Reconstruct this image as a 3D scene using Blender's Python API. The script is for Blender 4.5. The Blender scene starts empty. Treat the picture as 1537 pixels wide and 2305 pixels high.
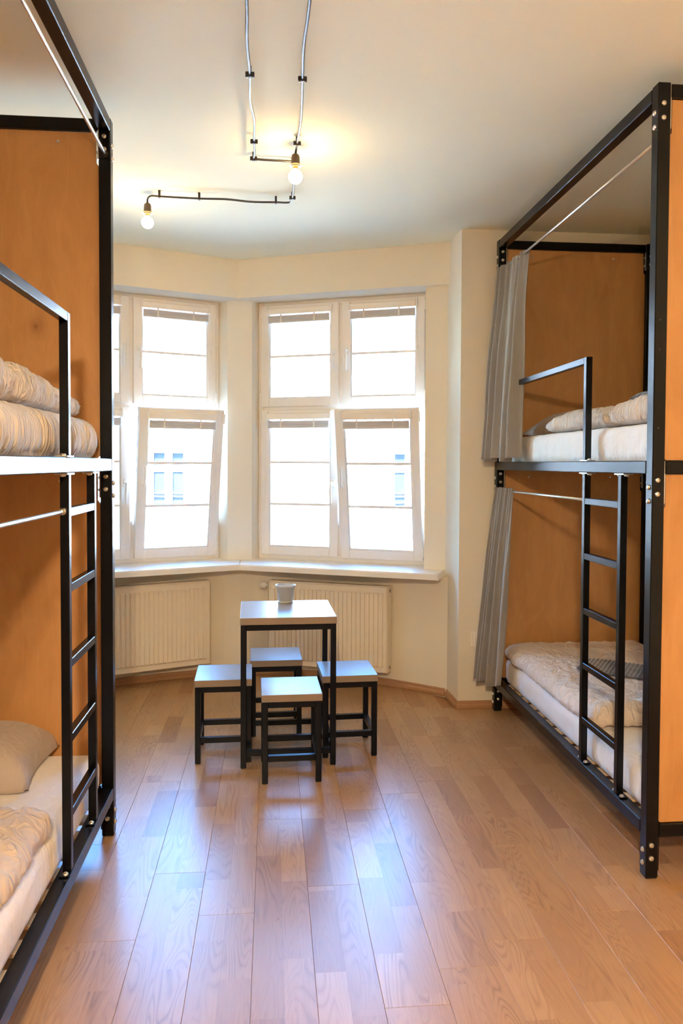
import bpy, bmesh, math, random
from mathutils import Vector, Matrix, noise
PI = math.pi
SC = bpy.context.scene
COL = SC.collection

# ---------------------------------------------------------------- camera
CAM_H, YAW, PITCH, ROLL, FPX = 1.62, math.radians(5.2), math.radians(1.74), math.radians(0.25), 1730.0
cam_data = bpy.data.cameras.new('camera')
cam = bpy.data.objects.new('camera', cam_data)
COL.objects.link(cam)
fw = Vector((math.sin(YAW)*math.cos(PITCH), math.cos(YAW)*math.cos(PITCH), -math.sin(PITCH)))
rt = Vector((math.cos(YAW), -math.sin(YAW), 0))
up = rt.cross(fw)
r2 = rt*math.cos(ROLL) + up*math.sin(ROLL)
u2 = -rt*math.sin(ROLL) + up*math.cos(ROLL)
m = Matrix.Identity(4)
for i in range(3):
    m[i][0] = r2[i]; m[i][1] = u2[i]; m[i][2] = -fw[i]
m[2][3] = CAM_H
cam.matrix_world = m
cam_data.sensor_fit = 'AUTO'
cam_data.sensor_width = 36.0
cam_data.lens = FPX/2305.0*36.0
cam_data.shift_y = -(1152.5-1098.0)/2305.0
cam_data.clip_start = 0.02
SC.camera = cam

# ---------------------------------------------------------------- light
SKY_STRENGTH, SUN_STRENGTH, BULB_STRENGTH, EXPOSURE = 0.66, 5.5, 10.5, 3.78
GLOBE_STRENGTH, PENDANT_STRENGTH = 8.5, 90.0
SUN_EL, SUN_AZ = math.radians(47), math.radians(205)     # behind our own building, lights the far side of the street
world = bpy.data.worlds.new('sky')
SC.world = world
world.use_nodes = True
nt = world.node_tree
nt.nodes.clear()
sky = nt.nodes.new('ShaderNodeTexSky')
sky.sky_type = 'NISHITA'
sky.sun_disc = False
sky.sun_elevation = SUN_EL
sky.sun_rotation = SUN_AZ
sky.dust_density = 0.2
sky.ozone_density = 3.5
bg = nt.nodes.new('ShaderNodeBackground')
bg.inputs['Strength'].default_value = SKY_STRENGTH
wo = nt.nodes.new('ShaderNodeOutputWorld')
tint = nt.nodes.new('ShaderNodeMix'); tint.data_type = 'RGBA'; tint.blend_type = 'MULTIPLY'
tint.inputs[0].default_value = 1.0; tint.inputs[7].default_value = (0.52, 0.88, 1.10, 1)     # camera balanced for the warm lamps
nt.links.new(sky.outputs[0], tint.inputs[6]); nt.links.new(tint.outputs[2], bg.inputs[0]); nt.links.new(bg.outputs[0], wo.inputs[0])
sun_d = bpy.data.lights.new('sun', 'SUN')
sun_d.energy = SUN_STRENGTH; sun_d.angle = math.radians(0.6); sun_d.color = (1.0, 0.87, 0.68)
sun = bpy.data.objects.new('sun', sun_d); COL.objects.link(sun)
sdir = Vector((math.sin(SUN_AZ)*math.cos(SUN_EL), math.cos(SUN_AZ)*math.cos(SUN_EL), math.sin(SUN_EL)))
sun.rotation_euler = sdir.to_track_quat('Z', 'Y').to_euler()
sun.location = (0, -10, 20)
SC.view_settings.view_transform = 'Standard'
SC.view_settings.look = 'None'
SC.view_settings.exposure = EXPOSURE
SC.view_settings.gamma = 1.0
SC.view_settings.use_curve_mapping = False
SC.cycles.use_denoising = True
SC.cycles.max_bounces = 14
SC.cycles.diffuse_bounces = 10
SC.cycles.glossy_bounces = 6
SC.cycles.transparent_max_bounces = 16
SC.cycles.sample_clamp_indirect = 12.0
SC.cycles.caustics_reflective = False

# ---------------------------------------------------------------- materials
class N:
    """small node-tree writer"""
    def __init__(s, name):
        s.m = bpy.data.materials.new(name); s.m.use_nodes = True
        s.t = s.m.node_tree; s.t.nodes.clear()
        s.out = s.t.nodes.new('ShaderNodeOutputMaterial')
    def n(s, typ, **kw):
        nd = s.t.nodes.new(typ)
        for k, v in kw.items():
            if k.startswith('i_'):
                key = k[2:]
                key = int(key) if key.isdigit() else key.replace('_', ' ')
                if hasattr(v, 'is_linked'): s.t.links.new(v, nd.inputs[key])
                else: nd.inputs[key].default_value = v
            else: setattr(nd, k, v)
        return nd
    def math(s, op, a, b=None, c=None):
        nd = s.t.nodes.new('ShaderNodeMath'); nd.operation = op
        for i, v in enumerate((a, b, c)):
            if v is None: continue
            if hasattr(v, 'is_linked'): s.t.links.new(v, nd.inputs[i])
            else: nd.inputs[i].default_value = v
        return nd.outputs[0]
    def comb(s, x, y, z):
        nd = s.t.nodes.new('ShaderNodeCombineXYZ')
        for i, v in enumerate((x, y, z)):
            if hasattr(v, 'is_linked'): s.t.links.new(v, nd.inputs[i])
            else: nd.inputs[i].default_value = v
        return nd.outputs[0]
    def ramp(s, fac, stops):
        nd = s.t.nodes.new('ShaderNodeValToRGB')
        s.t.links.new(fac, nd.inputs[0])
        el = nd.color_ramp.elements
        while len(el) < len(stops): el.new(0.5)
        for e, (p, c) in zip(el, stops):
            e.position = p; e.color = (*c, 1) if len(c) == 3 else c
        return nd.outputs[0]
    def mix(s, fac, a, b, typ='MIX'):
        nd = s.t.nodes.new('ShaderNodeMix'); nd.data_type = 'RGBA'; nd.blend_type = typ
        for key, v in ((0, fac), (6, a), (7, b)):
            if hasattr(v, 'is_linked'): s.t.links.new(v, nd.inputs[key])
            elif key == 0: nd.inputs[0].default_value = v
            else: nd.inputs[key].default_value = (*v, 1)
        return nd.outputs[2]
    def pos(s): return s.n('ShaderNodeTexCoord').outputs['Object']
    def scaled(s, vec, sc, loc=(0, 0, 0)):
        nd = s.n('ShaderNodeMapping'); nd.inputs['Scale'].default_value = sc; nd.inputs['Location'].default_value = loc
        s.t.links.new(vec, nd.inputs[0]); return nd.outputs[0]
    def noise(s, vec, scale=1.0, detail=3.0, rough=0.5, dist=0.0):
        nd = s.n('ShaderNodeTexNoise'); nd.inputs['Scale'].default_value = scale
        nd.inputs['Detail'].default_value = detail; nd.inputs['Roughness'].default_value = rough
        nd.inputs['Distortion'].default_value = dist
        s.t.links.new(vec, nd.inputs['Vector']); return nd.outputs[0]
    def bump(s, h, strength, dist=0.01):
        nd = s.n('ShaderNodeBump'); nd.inputs['Strength'].default_value = strength; nd.inputs['Distance'].default_value = dist
        s.t.links.new(h, nd.inputs['Height']); return nd.outputs[0]
    def bsdf(s, color, rough=0.5, metal=0.0, normal=None, spec=0.5, **kw):
        b = s.n('ShaderNodeBsdfPrincipled')
        for key, v in (('Base Color', color), ('Roughness', rough), ('Metallic', metal), ('Specular IOR Level', spec)):
            if hasattr(v, 'is_linked'): s.t.links.new(v, b.inputs[key])
            else: b.inputs[key].default_value = (*v, 1) if key == 'Base Color' else v
        if normal is not None: s.t.links.new(normal, b.inputs['Normal'])
        for k, v in kw.items(): b.inputs[k.replace('_', ' ')].default_value = v
        s.t.links.new(b.outputs[0], s.out.inputs[0]); return b

M = {}
def simple(name, color, rough=0.5, metal=0.0, var=0.0, vscale=8.0, bscale=0, bstr=0.0, spec=0.5, **kw):
    w = N(name); p = w.pos(); c = color; nrm = None
    if var:
        nz = w.noise(p, vscale, 4)
        c = w.mix(nz, tuple(x*(1-var) for x in color), tuple(min(1, x*(1+var)) for x in color))
    if bscale: nrm = w.bump(w.noise(p, bscale, 2), bstr, 0.002)
    w.bsdf(c, rough, metal, nrm, spec, **kw)
    M[name] = w.m; return w.m

simple('plaster', (0.79, 0.74, 0.63), 0.85, var=0.015, vscale=3, bscale=160, bstr=0.12, spec=0.25)
simple('ceiling_paint', (0.81, 0.795, 0.635), 0.9, var=0.012, vscale=2, bscale=140, bstr=0.10, spec=0.2)
simple('shade_metal', (0.5, 0.48, 0.45), 0.5)
simple('back_paint', (0.20, 0.16, 0.125), 0.8, var=0.02)
simple('white_plastic', (0.84, 0.81, 0.77), 0.32, var=0.01)
simple('sill_laminate', (0.86, 0.84, 0.81), 0.25, var=0.01)
simple('radiator_enamel', (0.82, 0.74, 0.61), 0.35)
simple('radiator_dark', (0.22, 0.19, 0.17), 0.6)
simple('black_steel', (0.003, 0.0033, 0.0045), 0.26, var=0.1, bscale=700, bstr=0.06, spec=0.26)
simple('dark_tube', (0.002, 0.004, 0.009), 0.28, var=0.1, bscale=700, bstr=0.06, spec=0.22)
simple('zinc', (0.72, 0.70, 0.66), 0.28, metal=1.0)
simple('rod_steel', (0.80, 0.80, 0.78), 0.32, metal=1.0)
simple('black_plastic', (0.015, 0.013, 0.012), 0.45)
simple('cable_sleeve', (0.022, 0.020, 0.019), 0.30, spec=0.7)
simple('socket_brown', (0.10, 0.065, 0.035), 0.4)
simple('brass', (0.75, 0.52, 0.25), 0.3, metal=1.0)
simple('rubber', (0.02, 0.02, 0.02), 0.7)
simple('slat_grey', (0.62, 0.585, 0.57), 0.5, var=0.05)
simple('cord_white', (0.78, 0.74, 0.68), 0.6)
simple('outlet_cream', (0.86, 0.80, 0.72), 0.35)
simple('outlet_hole', (0.05, 0.04, 0.035), 0.7)
simple('pot_grey', (0.46, 0.47, 0.47), 0.33, var=0.03, vscale=20)
simple('facade_plaster', (0.86, 0.85, 0.83), 0.9, var=0.02, vscale=0.6)
simple('facade_frame', (0.80, 0.80, 0.80), 0.5)
simple('facade_pane', (0.034, 0.036, 0.038), 0.35, spec=0.2)
simple('facade_curtain', (0.16, 0.18, 0.20), 0.8)
simple('roof_tile', (0.34, 0.14, 0.09), 0.8, var=0.2, vscale=3)
simple('asphalt', (0.42, 0.41, 0.39), 0.9, var=0.1, vscale=2)
simple('slat_wood', (0.74, 0.55, 0.33), 0.5, var=0.06, vscale=12)

def plywood():
    w = N('birch_plywood'); p = w.pos()
    oi = w.n('ShaderNodeObjectInfo')
    q = w.n('ShaderNodeVectorMath', operation='ADD'); w.t.links.new(p, q.inputs[0])
    sh = w.comb(w.math('MULTIPLY', oi.outputs['Random'], 9.0), w.math('MULTIPLY', oi.outputs['Random'], 23.0), w.math('MULTIPLY', oi.outputs['Random'], 5.0))
    w.t.links.new(sh, q.inputs[1]); p2 = q.outputs[0]
    big = w.noise(w.scaled(p2, (3.2, 3.2, 0.55)), 1.0, 3, 0.55, 0.6)
    rings = w.math('PINGPONG', w.math('MULTIPLY', big, 9.0), 0.5)
    figure = w.noise(w.scaled(p2, (5, 5, 1.6)), 1.0, 5, 0.6, 1.6)
    fibre = w.noise(w.scaled(p2, (150, 150, 5)), 1.0, 2, 0.5)
    c = w.mix(figure, (0.40, 0.185, 0.062), (0.70, 0.385, 0.15))
    c = w.mix(w.math('MULTIPLY', w.math('GREATER_THAN', rings, 0.43), 0.09), c, (0.74, 0.44, 0.20))
    c = w.mix(w.math('MULTIPLY', fibre, 0.16), c, (0.36, 0.15, 0.05))
    dv = w.n('ShaderNodeVectorMath', operation='DISTANCE'); w.t.links.new(w.scaled(p, (1.0, 0.12, 0.8)), dv.inputs[0])
    dv.inputs[1].default_value = (0.318, 0.003, 1.759)       # one knot in the veneer
    wob = w.math('ADD', dv.outputs['Value'], w.math('MULTIPLY', w.math('SUBTRACT', figure, 0.5), 0.035))
    c = w.mix(w.math('MULTIPLY', w.ramp(wob, [(0.0, (1, 1, 1)), (0.012, (0.5, 0.5, 0.5)), (0.035, (0.18, 0.18, 0.18)), (0.06, (0, 0, 0))]), 0.8), c, (0.16, 0.05, 0.018))
    w.bsdf(c, 0.38, 0, w.bump(fibre, 0.05, 0.001), 0.4)
    M['plywood'] = w.m
plywood()

def plank_mat():
    w = N('oak_laminate'); p = w.pos()
    oi = w.n('ShaderNodeObjectInfo'); rnd = oi.outputs['Random']
    s = w.n('ShaderNodeSeparateXYZ'); w.t.links.new(p, s.inputs[0]); X, Y = s.outputs[0], s.outputs[1]
    strip = w.math('GREATER_THAN', X, 0.0)
    yy = w.math('ADD', w.math('DIVIDE', Y, 0.47), w.math('ADD', w.math('MULTIPLY', strip, 0.43), w.math('MULTIPLY', rnd, 7.3)))
    pid = w.math('FLOOR', yy)
    key = w.comb(w.math('MULTIPLY', rnd, 91.7), w.math('MULTIPLY', strip, 3.1), w.math('MULTIPLY', pid, 1.7))
    wn = w.n('ShaderNodeTexWhiteNoise', noise_dimensions='3D'); w.t.links.new(key, wn.inputs[0])
    val = wn.outputs['Value']
    sc = w.n('ShaderNodeSeparateColor'); w.t.links.new(wn.outputs['Color'], sc.inputs[0])
    gz = w.math('MULTIPLY', val, 37.0)
    g1 = w.noise(w.comb(w.math('MULTIPLY', X, 8.0), w.math('MULTIPLY', Y, 1.05), gz), 1.0, 2.0, 0.45, 0.5)
    rings = w.math('MULTIPLY', w.math('PINGPONG', w.math('MULTIPLY', g1, 24.0), 0.5), 2.0)
    line = w.math('POWER', rings, 2.5)
    fib = w.noise(w.comb(w.math('MULTIPLY', X, 260.0), w.math('MULTIPLY', Y, 3.5), gz), 1.0, 3, 0.6)
    cloud = w.noise(w.comb(w.math('MULTIPLY', X, 10.0), w.math('MULTIPLY', Y, 2.2), gz), 1.0, 3, 0.6)
    patch = w.noise(w.comb(w.math('MULTIPLY', X, 14.0), w.math('MULTIPLY', Y, 3.0), w.math('ADD', gz, 9.0)), 1.0, 2, 0.5)
    tone = w.ramp(sc.outputs[1], [(0.0, (0.345, 0.175, 0.078)), (0.25, (0.475, 0.275, 0.13)), (0.7, (0.53, 0.315, 0.15)), (1.0, (0.59, 0.36, 0.18))])
    c = w.mix(w.math('MULTIPLY', cloud, 0.45), tone, (0.37, 0.195, 0.095))
    amt = w.math('MULTIPLY', w.math('MULTIPLY', w.math('ADD', w.math('MULTIPLY', sc.outputs[2], 0.50), 0.22), line), w.ramp(patch, [(0.36, (0.25, 0.25, 0.25)), (0.62, (1, 1, 1))]))
    c = w.mix(amt, c, (0.20, 0.092, 0.04))
    c = w.mix(w.math('MULTIPLY', w.math('POWER', fib, 2.0), 0.50), c, (0.24, 0.118, 0.055))
    edge = w.math('LESS_THAN', w.math('ABSOLUTE', X), 0.0007)
    c = w.mix(w.math('MULTIPLY', edge, 0.4), c, (0.20, 0.10, 0.05))
    r = w.math('ADD', 0.27, w.math('MULTIPLY', fib, 0.10))
    w.bsdf(c, r, 0, w.bump(w.math('ADD', w.math('MULTIPLY', fib, 0.7), w.math('MULTIPLY', line, -0.3)), 0.10, 0.0012), 0.75)
    M['plank'] = w.m
plank_mat()

def bb_mat():
    w = N('oak_skirting'); p = w.pos()
    g = w.noise(w.scaled(p, (14, 14, 260)), 1.0, 3, 0.55, 0.6)
    c = w.mix(g, (0.30, 0.15, 0.07), (0.50, 0.27, 0.13))
    w.bsdf(c, 0.4); M['skirting'] = w.m
bb_mat()

def seat_mat():
    w = N('greige_laminate'); p = w.pos()
    g = w.noise(w.scaled(p, (6, 160, 160)), 1.0, 3, 0.55)
    c = w.mix(g, (0.23, 0.175, 0.135), (0.30, 0.235, 0.185))
    w.bsdf(c, 0.33, 0, w.bump(g, 0.04, 0.001), 0.7); M['seat'] = w.m
seat_mat()

def cloth(name, c0, c1, rough=0.85, weave=900.0, wstr=0.03, crease=0.9, cs=(5, 5, 5), sheen=0.2):
    w = N(name); p = w.pos()
    n1 = w.noise(w.scaled(p, cs), 1.0, 3, 0.5, 0.9)
    n3 = w.noise(w.scaled(p, (cs[0]*2.6, cs[1]*2.2, cs[2]*1.2), (3, 7, 1)), 1.0, 2, 0.5, 1.4)
    fold = w.math('ABSOLUTE', w.math('SUBTRACT', n3, 0.5))
    fold = w.math('POWER', w.math('SUBTRACT', 1.0, w.math('MULTIPLY', fold, 2.0)), 4.0)
    n2 = w.noise(p, weave, 1)
    c = w.mix(n1, c0, c1)
    h = w.math('ADD', w.math('ADD', n1, w.math('MULTIPLY', fold, 0.40)), w.math('MULTIPLY', n2, wstr))
    w.bsdf(c, rough, 0, w.bump(h, crease, 0.03), 0.2, Sheen_Weight=sheen)
    M[name] = w.m
cloth('white_sheet', (0.82, 0.79, 0.77), (0.87, 0.84, 0.82), crease=0.3)
cloth('cream_cotton', (0.74, 0.64, 0.545), (0.80, 0.705, 0.605), crease=0.9, cs=(6, 12, 2.5))
cloth('beige_cotton', (0.64, 0.51, 0.41), (0.70, 0.57, 0.465), crease=0.7)
cloth('pale_beige_cotton', (0.74, 0.63, 0.54), (0.80, 0.69, 0.60), crease=0.7)
cloth('taupe_cotton', (0.46, 0.375, 0.315), (0.52, 0.43, 0.36), crease=0.35, cs=(3, 3, 3))
cloth('grey_velvet', (0.25, 0.236, 0.222), (0.31, 0.294, 0.278), crease=0.12, sheen=0.6)
cloth('slate_towel', (0.016, 0.018, 0.025), (0.026, 0.028, 0.036), crease=0.4, sheen=0.5)
cloth('grey_towel', (0.085, 0.080, 0.082), (0.115, 0.108, 0.108), crease=0.2, sheen=0.5)

def pane_mat():
    w = N('window_glass')
    tr = w.n('ShaderNodeBsdfTransparent'); tr.inputs[0].default_value = (0.97, 0.98, 0.98, 1)
    gl = w.n('ShaderNodeBsdfGlossy'); gl.inputs['Roughness'].default_value = 0.02
    fr = w.n('ShaderNodeFresnel'); fr.inputs[0].default_value = 1.45
    mx = w.n('ShaderNodeMixShader')
    w.t.links.new(fr.outputs[0], mx.inputs[0]); w.t.links.new(tr.outputs[0], mx.inputs[1]); w.t.links.new(gl.outputs[0], mx.inputs[2])
    w.t.links.new(mx.outputs[0], w.out.inputs[0]); M['pane'] = w.m
pane_mat()
def bulb_mat():
    w = N('lit_bulb'); e = w.n('ShaderNodeEmission')
    e.inputs[0].default_value = (1.0, 0.68, 0.33, 1); e.inputs[1].default_value = BULB_STRENGTH
    w.t.links.new(e.outputs[0], w.out.inputs[0]); M['bulb'] = w.m
bulb_mat()

def globe_mat(name, power):
    w = N('opal_glass_lit'); e = w.n('ShaderNodeEmission')
    e.inputs[0].default_value = (1.0, 0.75, 0.46, 1); e.inputs[1].default_value = power
    w.t.links.new(e.outputs[0], w.out.inputs[0]); M[name] = w.m
globe_mat('globe', GLOBE_STRENGTH); globe_mat('pendant_globe', PENDANT_STRENGTH)

# ---------------------------------------------------------------- mesh helpers
def obj(name, bm, mat, parent=None, smooth=False, loc=None, rot=None):
    me = bpy.data.meshes.new(name)
    bmesh.ops.recalc_face_normals(bm, faces=bm.faces)
    bm.to_mesh(me); bm.free()
    if smooth:
        for f in me.polygons: f.use_smooth = True
    me.materials.append(M[mat] if isinstance(mat, str) else mat)
    o = bpy.data.objects.new(name, me); COL.objects.link(o)
    if parent is not None: o.parent = parent
    if loc is not None: o.location = loc
    if rot is not None: o.rotation_euler = rot
    return o
def share(src, name, parent, loc=None, rot=None):
    o = src.copy(); o.name = name; COL.objects.link(o); o.parent = parent
    if loc is not None: o.location = loc
    if rot is not None: o.rotation_euler = rot
    return o
def empty(name, loc=(0, 0, 0), rot=(0, 0, 0)):
    o = bpy.data.objects.new(name, None); COL.objects.link(o)
    o.location = loc; o.rotation_euler = rot; o.empty_display_size = 0.05; return o
def tag(o, label, cat, group=None):
    o['label'] = label; o['category'] = cat
    if group: o['group'] = group
    return o
def struct(o): o['kind'] = 'structure'; return o

def cbox(bm, a, b, c=0.002):
    """chamfered box from corner a to corner b"""
    lo = [min(a[i], b[i]) for i in range(3)]; hi = [max(a[i], b[i]) for i in range(3)]
    c = min(c, *[(hi[i]-lo[i])*0.45 for i in range(3)])
    if c <= 0:
        vs = [bm.verts.new((x, y, z)) for x in (lo[0], hi[0]) for y in (lo[1], hi[1]) for z in (lo[2], hi[2])]
        for f in ((0, 1, 3, 2), (4, 6, 7, 5), (0, 4, 5, 1), (2, 3, 7, 6), (0, 2, 6, 4), (1, 5, 7, 3)): bm.faces.new([vs[i] for i in f])
        return vs
    V = {}
    for sx in (0, 1):
        for sy in (0, 1):
            for sz in (0, 1):
                for ax in range(3):
                    p = [hi[i] if s else lo[i] for i, s in enumerate((sx, sy, sz))]
                    for i, s in enumerate((sx, sy, sz)):
                        if i != ax: p[i] += -c if s else c
                    V[sx, sy, sz, ax] = bm.verts.new(p)
    for ax in range(3):
        o1, o2 = [(1, 2), (0, 2), (0, 1)][ax]
        for s in (0, 1):
            q = []
            for a1, a2 in ((0, 0), (1, 0), (1, 1), (0, 1)):
                k = [0, 0, 0]; k[ax] = s; k[o1] = a1; k[o2] = a2; q.append(V[k[0], k[1], k[2], ax])
            bm.faces.new(q)
        for a1 in (0, 1):
            for a2 in (0, 1):
                k0 = [0, 0, 0]; k0[o1] = a1; k0[o2] = a2; k1 = list(k0); k1[ax] = 1
                bm.faces.new([V[(*k0, o1)], V[(*k1, o1)], V[(*k1, o2)], V[(*k0, o2)]])
    for sx in (0, 1):
        for sy in (0, 1):
            for sz in (0, 1): bm.faces.new([V[sx, sy, sz, i] for i in range(3)])
    return list(V.values())
def box(name, a, b, mat, parent=None, c=0.002, **kw):
    bm = bmesh.new(); cbox(bm, a, b, c); return obj(name, bm, mat, parent, **kw)
def prism(bm, pts, z0, z1):
    lo = [bm.verts.new((x, y, z0)) for x, y in pts]; hi = [bm.verts.new((x, y, z1)) for x, y in pts]
    n = len(pts)
    for i in range(n): bm.faces.new([lo[i], lo[(i+1) % n], hi[(i+1) % n], hi[i]])
    bm.faces.new(lo[::-1]); bm.faces.new(hi)
def lathe(bm, prof, seg=16, mat4=None, close=True):
    """prof: (radius, height) list about local z"""
    rows = []
    for r, z in prof:
        if r < 1e-6: rows.append([bm.verts.new((0, 0, z))])
        else: rows.append([bm.verts.new((r*math.cos(2*PI*k/seg), r*math.sin(2*PI*k/seg), z)) for k in range(seg)])
    for A, B in zip(rows, rows[1:]):
        for k in range(seg):
            a, b = A[k % len(A)], A[(k+1) % len(A)]; c, d = B[(k+1) % len(B)], B[k % len(B)]
            vs = []
            for v in (a, b, c, d):
                if v not in vs: vs.append(v)
            if len(vs) >= 3: bm.faces.new(vs)
    if close:
        for R in (rows[0], rows[-1]):
            if len(R) > 2: bm.faces.new(R)
    if mat4 is not None:
        bmesh.ops.transform(bm, matrix=mat4, verts=[v for R in rows for v in R])
def tube(bm, pts, r, seg=8, cap=True):
    pts = [Vector(p) for p in pts]; rows = []; n = len(pts)
    ref = Vector((0, 0, 1))
    for i, p in enumerate(pts):
        t = (pts[min(i+1, n-1)] - pts[max(i-1, 0)]).normalized()
        a = t.cross(ref)
        if a.length < 0.2: a = t.cross(Vector((1, 0, 0)))
        a.normalize(); b = t.cross(a)
        if rows and a.dot(pa) < 0: a, b = -a, -b
        pa = a
        rows.append([bm.verts.new(p + (a*math.cos(2*PI*k/seg) + b*math.sin(2*PI*k/seg))*r) for k in range(seg)])
    for A, B in zip(rows, rows[1:]):
        for k in range(seg): bm.faces.new([A[k], A[(k+1) % seg], B[(k+1) % seg], B[k]])
    if cap: bm.faces.new(rows[0][::-1]); bm.faces.new(rows[-1])
def smooth_path(pts, sub=8):
    pts = [Vector(p) for p in pts]; out = []
    for i in range(len(pts)-1):
        p0, p1, p2, p3 = pts[max(i-1, 0)], pts[i], pts[i+1], pts[min(i+2, len(pts)-1)]
        for k in range(sub):
            t = k/sub
            out.append(0.5*((2*p1) + (p2-p0)*t + (2*p0-5*p1+4*p2-p3)*t*t + (3*p1-p0-3*p2+p3)*t**3))
    out.append(pts[-1]); return out
def nz(x, y, z, s=1.0): return noise.noise(Vector((x*s, y*s, z*s)))

# ================================================================ the room
CEIL = 3.16
A0 = Vector((-0.257, 5.906, 0))
RA = math.atan2(0.3929, 0.9196); LA = RA
dR = Vector((math.cos(RA), -math.sin(RA), 0)); oR = Vector((math.sin(RA), math.cos(RA), 0))
dL = Vector((-math.cos(LA), -math.sin(LA), 0)); oL = Vector((-math.sin(LA), math.cos(LA), 0))
XR, XL = 1.225, -1.74
def RP(s, o): p = A0 + dR*s + oR*o; return (p.x, p.y)
def LP(s, o): p = A0 + dL*s + oL*o; return (p.x, p.y)
def arc(x): return 5.91 - 0.30*(x+0.257)**2
X_L, X_R, Y_B, Y_F = -1.80, 2.56, -1.55, 4.975

# floor: slab plus single planks
floor = struct(box('floor', (X_L-0.2, Y_B-0.2, -0.16), (X_R+0.2, 6.45, -0.012), 'skirting', c=0))
PW, PL = 0.1992, 1.316
rng = random.Random(11)
joint = {-1: 2.619, 0: 3.041, 1: 2.744, 2: 3.47, 3: 2.901, 4: 2.222, -2: 3.30}
pmesh = {}
k0 = int(math.floor((X_L+0.458)/PW)); k1 = int(math.ceil((X_R+0.458)/PW))
for k in range(k0, k1+1):
    xa = max(-0.458+PW*k, X_L); xb = min(-0.458+PW*(k+1), X_R)
    if xb-xa < 0.02: continue
    if xb > XR+0.01: yend = Y_F+0.02
    else: yend = max(arc(xa), arc(xb)) + 0.04
    y0 = joint.get(k, Y_B + rng.random()*PL)
    while y0 > Y_B: y0 -= PL
    y = y0
    while y < yend:
        a, b = max(y, Y_B), min(y+PL, yend); y += PL
        if b-a < 0.03: continue
        L = round(b-a, 3); W = round(xb-xa, 4)
        if (L, W) not in pmesh:
            o = box('plank', (-W/2+0.00025, -L/2+0.00025, -0.012), (W/2-0.00025, L/2-0.00025, 0), 'plank', floor, c=0.0009)
            pmesh[L, W] = o
        else: o = share(pmesh[L, W], 'plank', floor)
        o.location = ((xa+xb)/2, (a+b)/2, 0)
        if rng.random() < 0.5: o.rotation_euler = (0, 0, PI)

struct(box('ceiling', (X_L-0.2, Y_B-0.2, CEIL), (X_R+0.2, 6.5, CEIL+0.2), 'ceiling_paint', c=0))
struct(box('wall_left', (X_L-0.2, Y_B-0.2, -0.16), (X_L, 6.2, CEIL), 'plaster', c=0))
struct(box('wall_right', (X_R, Y_B-0.2, -0.16), (X_R+0.2, 5.4, CEIL), 'plaster', c=0))
struct(box('wall_back', (X_L, Y_B-0.2, -0.16), (X_R, Y_B, CEIL), 'back_paint', c=0))
# wall beside the bay, its return forms the right cheek of the bay
bm = bmesh.new(); prism(bm, [(1.235, Y_F), (X_R+0.2, Y_F), (X_R+0.2, 5.45), RP(1.90, 0.36), RP(1.60, 0.36), (XR, 5.60), (XR, 5.2)], -0.16, CEIL)
struct(obj('wall_front', bm, 'plaster'))
# lintel above the windows
bm = bmesh.new()
inner = [(X_L, LP(1.66, 0)[1]), (A0.x, A0.y), RP(1.62, 0)]
outer = [RP(1.80, 0.36), (A0.x, A0.y+0.40), (X_L-0.1, LP(1.80, 0.36)[1])]
prism(bm, inner+outer, 2.875, CEIL); struct(obj('wall_bay_upper', bm, 'plaster'))
# curved wall below the windows
bm = bmesh.new()
xs = [XL-0.06+(XR+0.08-XL+0.06)*i/28 for i in range(29)]
prism(bm, [(x, arc(x)) for x in xs] + outer, -0.16, 0.838); struct(obj('wall_bay_lower', bm, 'plaster'))
# pier at the apex, pilasters at the ends
bm = bmesh.new(); prism(bm, [(-0.340, 6.010), (-0.152, 6.003), RP(0.066, 0.235), RP(0.066, 0.36), (A0.x, A0.y+0.40), LP(0.066, 0.36), LP(0.066, 0.235)], 0.84, 2.875)
struct(obj('wall_bay_pier', bm, 'plaster'))
bm = bmesh.new(); prism(bm, [RP(1.435, 0.05), RP(1.60, 0.05), RP(1.66, 0.36), RP(1.435, 0.36)], 0.84, 2.875); struct(obj('wall_bay_right', bm, 'plaster'))
bm = bmesh.new(); prism(bm, [LP(1.435, 0.05), LP(1.66, 0.05), LP(1.70, 0.36), LP(1.435, 0.36)], 0.84, 2.875); struct(obj('wall_bay_left', bm, 'plaster'))
# sill boards
sill = struct(empty('trim_1'))
so = -0.19
ax, ay = A0.x+0.02, A0.y + so/math.cos(RA)
for nm, P, sg in (('sill_board', RP, 1), ('sill_board', LP, -1)):
    bm = bmesh.new()
    e0, e1 = P(1.575, so), P(1.575, 0.30)
    if sg < 0: e0, e1 = P(1.62, so), P(1.64, 0.30)
    prism(bm, [(ax+sg*0.001, ay), e0, e1, (ax+sg*0.001, A0.y+0.32)], 0.836, 0.878)
    bmesh.ops.bevel(bm, geom=[e for e in bm.edges if abs(e.verts[0].co.z-e.verts[1].co.z) < 1e-5 and e.verts[0].co.z > 0.87], offset=0.006, segments=2, affect='EDGES')
    obj(nm, bm, 'sill_laminate', sill)
bm = bmesh.new(); cbox(bm, (-0.006, -0.003, 0.834), (0.006, 0.012, 0.8795), 0.001); obj('sill_joint_cap', bm, 'sill_laminate', sill, loc=(ax, ay, 0))
bm = bmesh.new(); cbox(bm, (-0.004, 0.0, 0.833), (0.004, 0.34, 0.880), 0.001)
p = RP(1.580, so); obj('sill_end_cap', bm, 'sill_laminate', sill, loc=(p[0], p[1], 0), rot=(0, 0, -RA))

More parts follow.
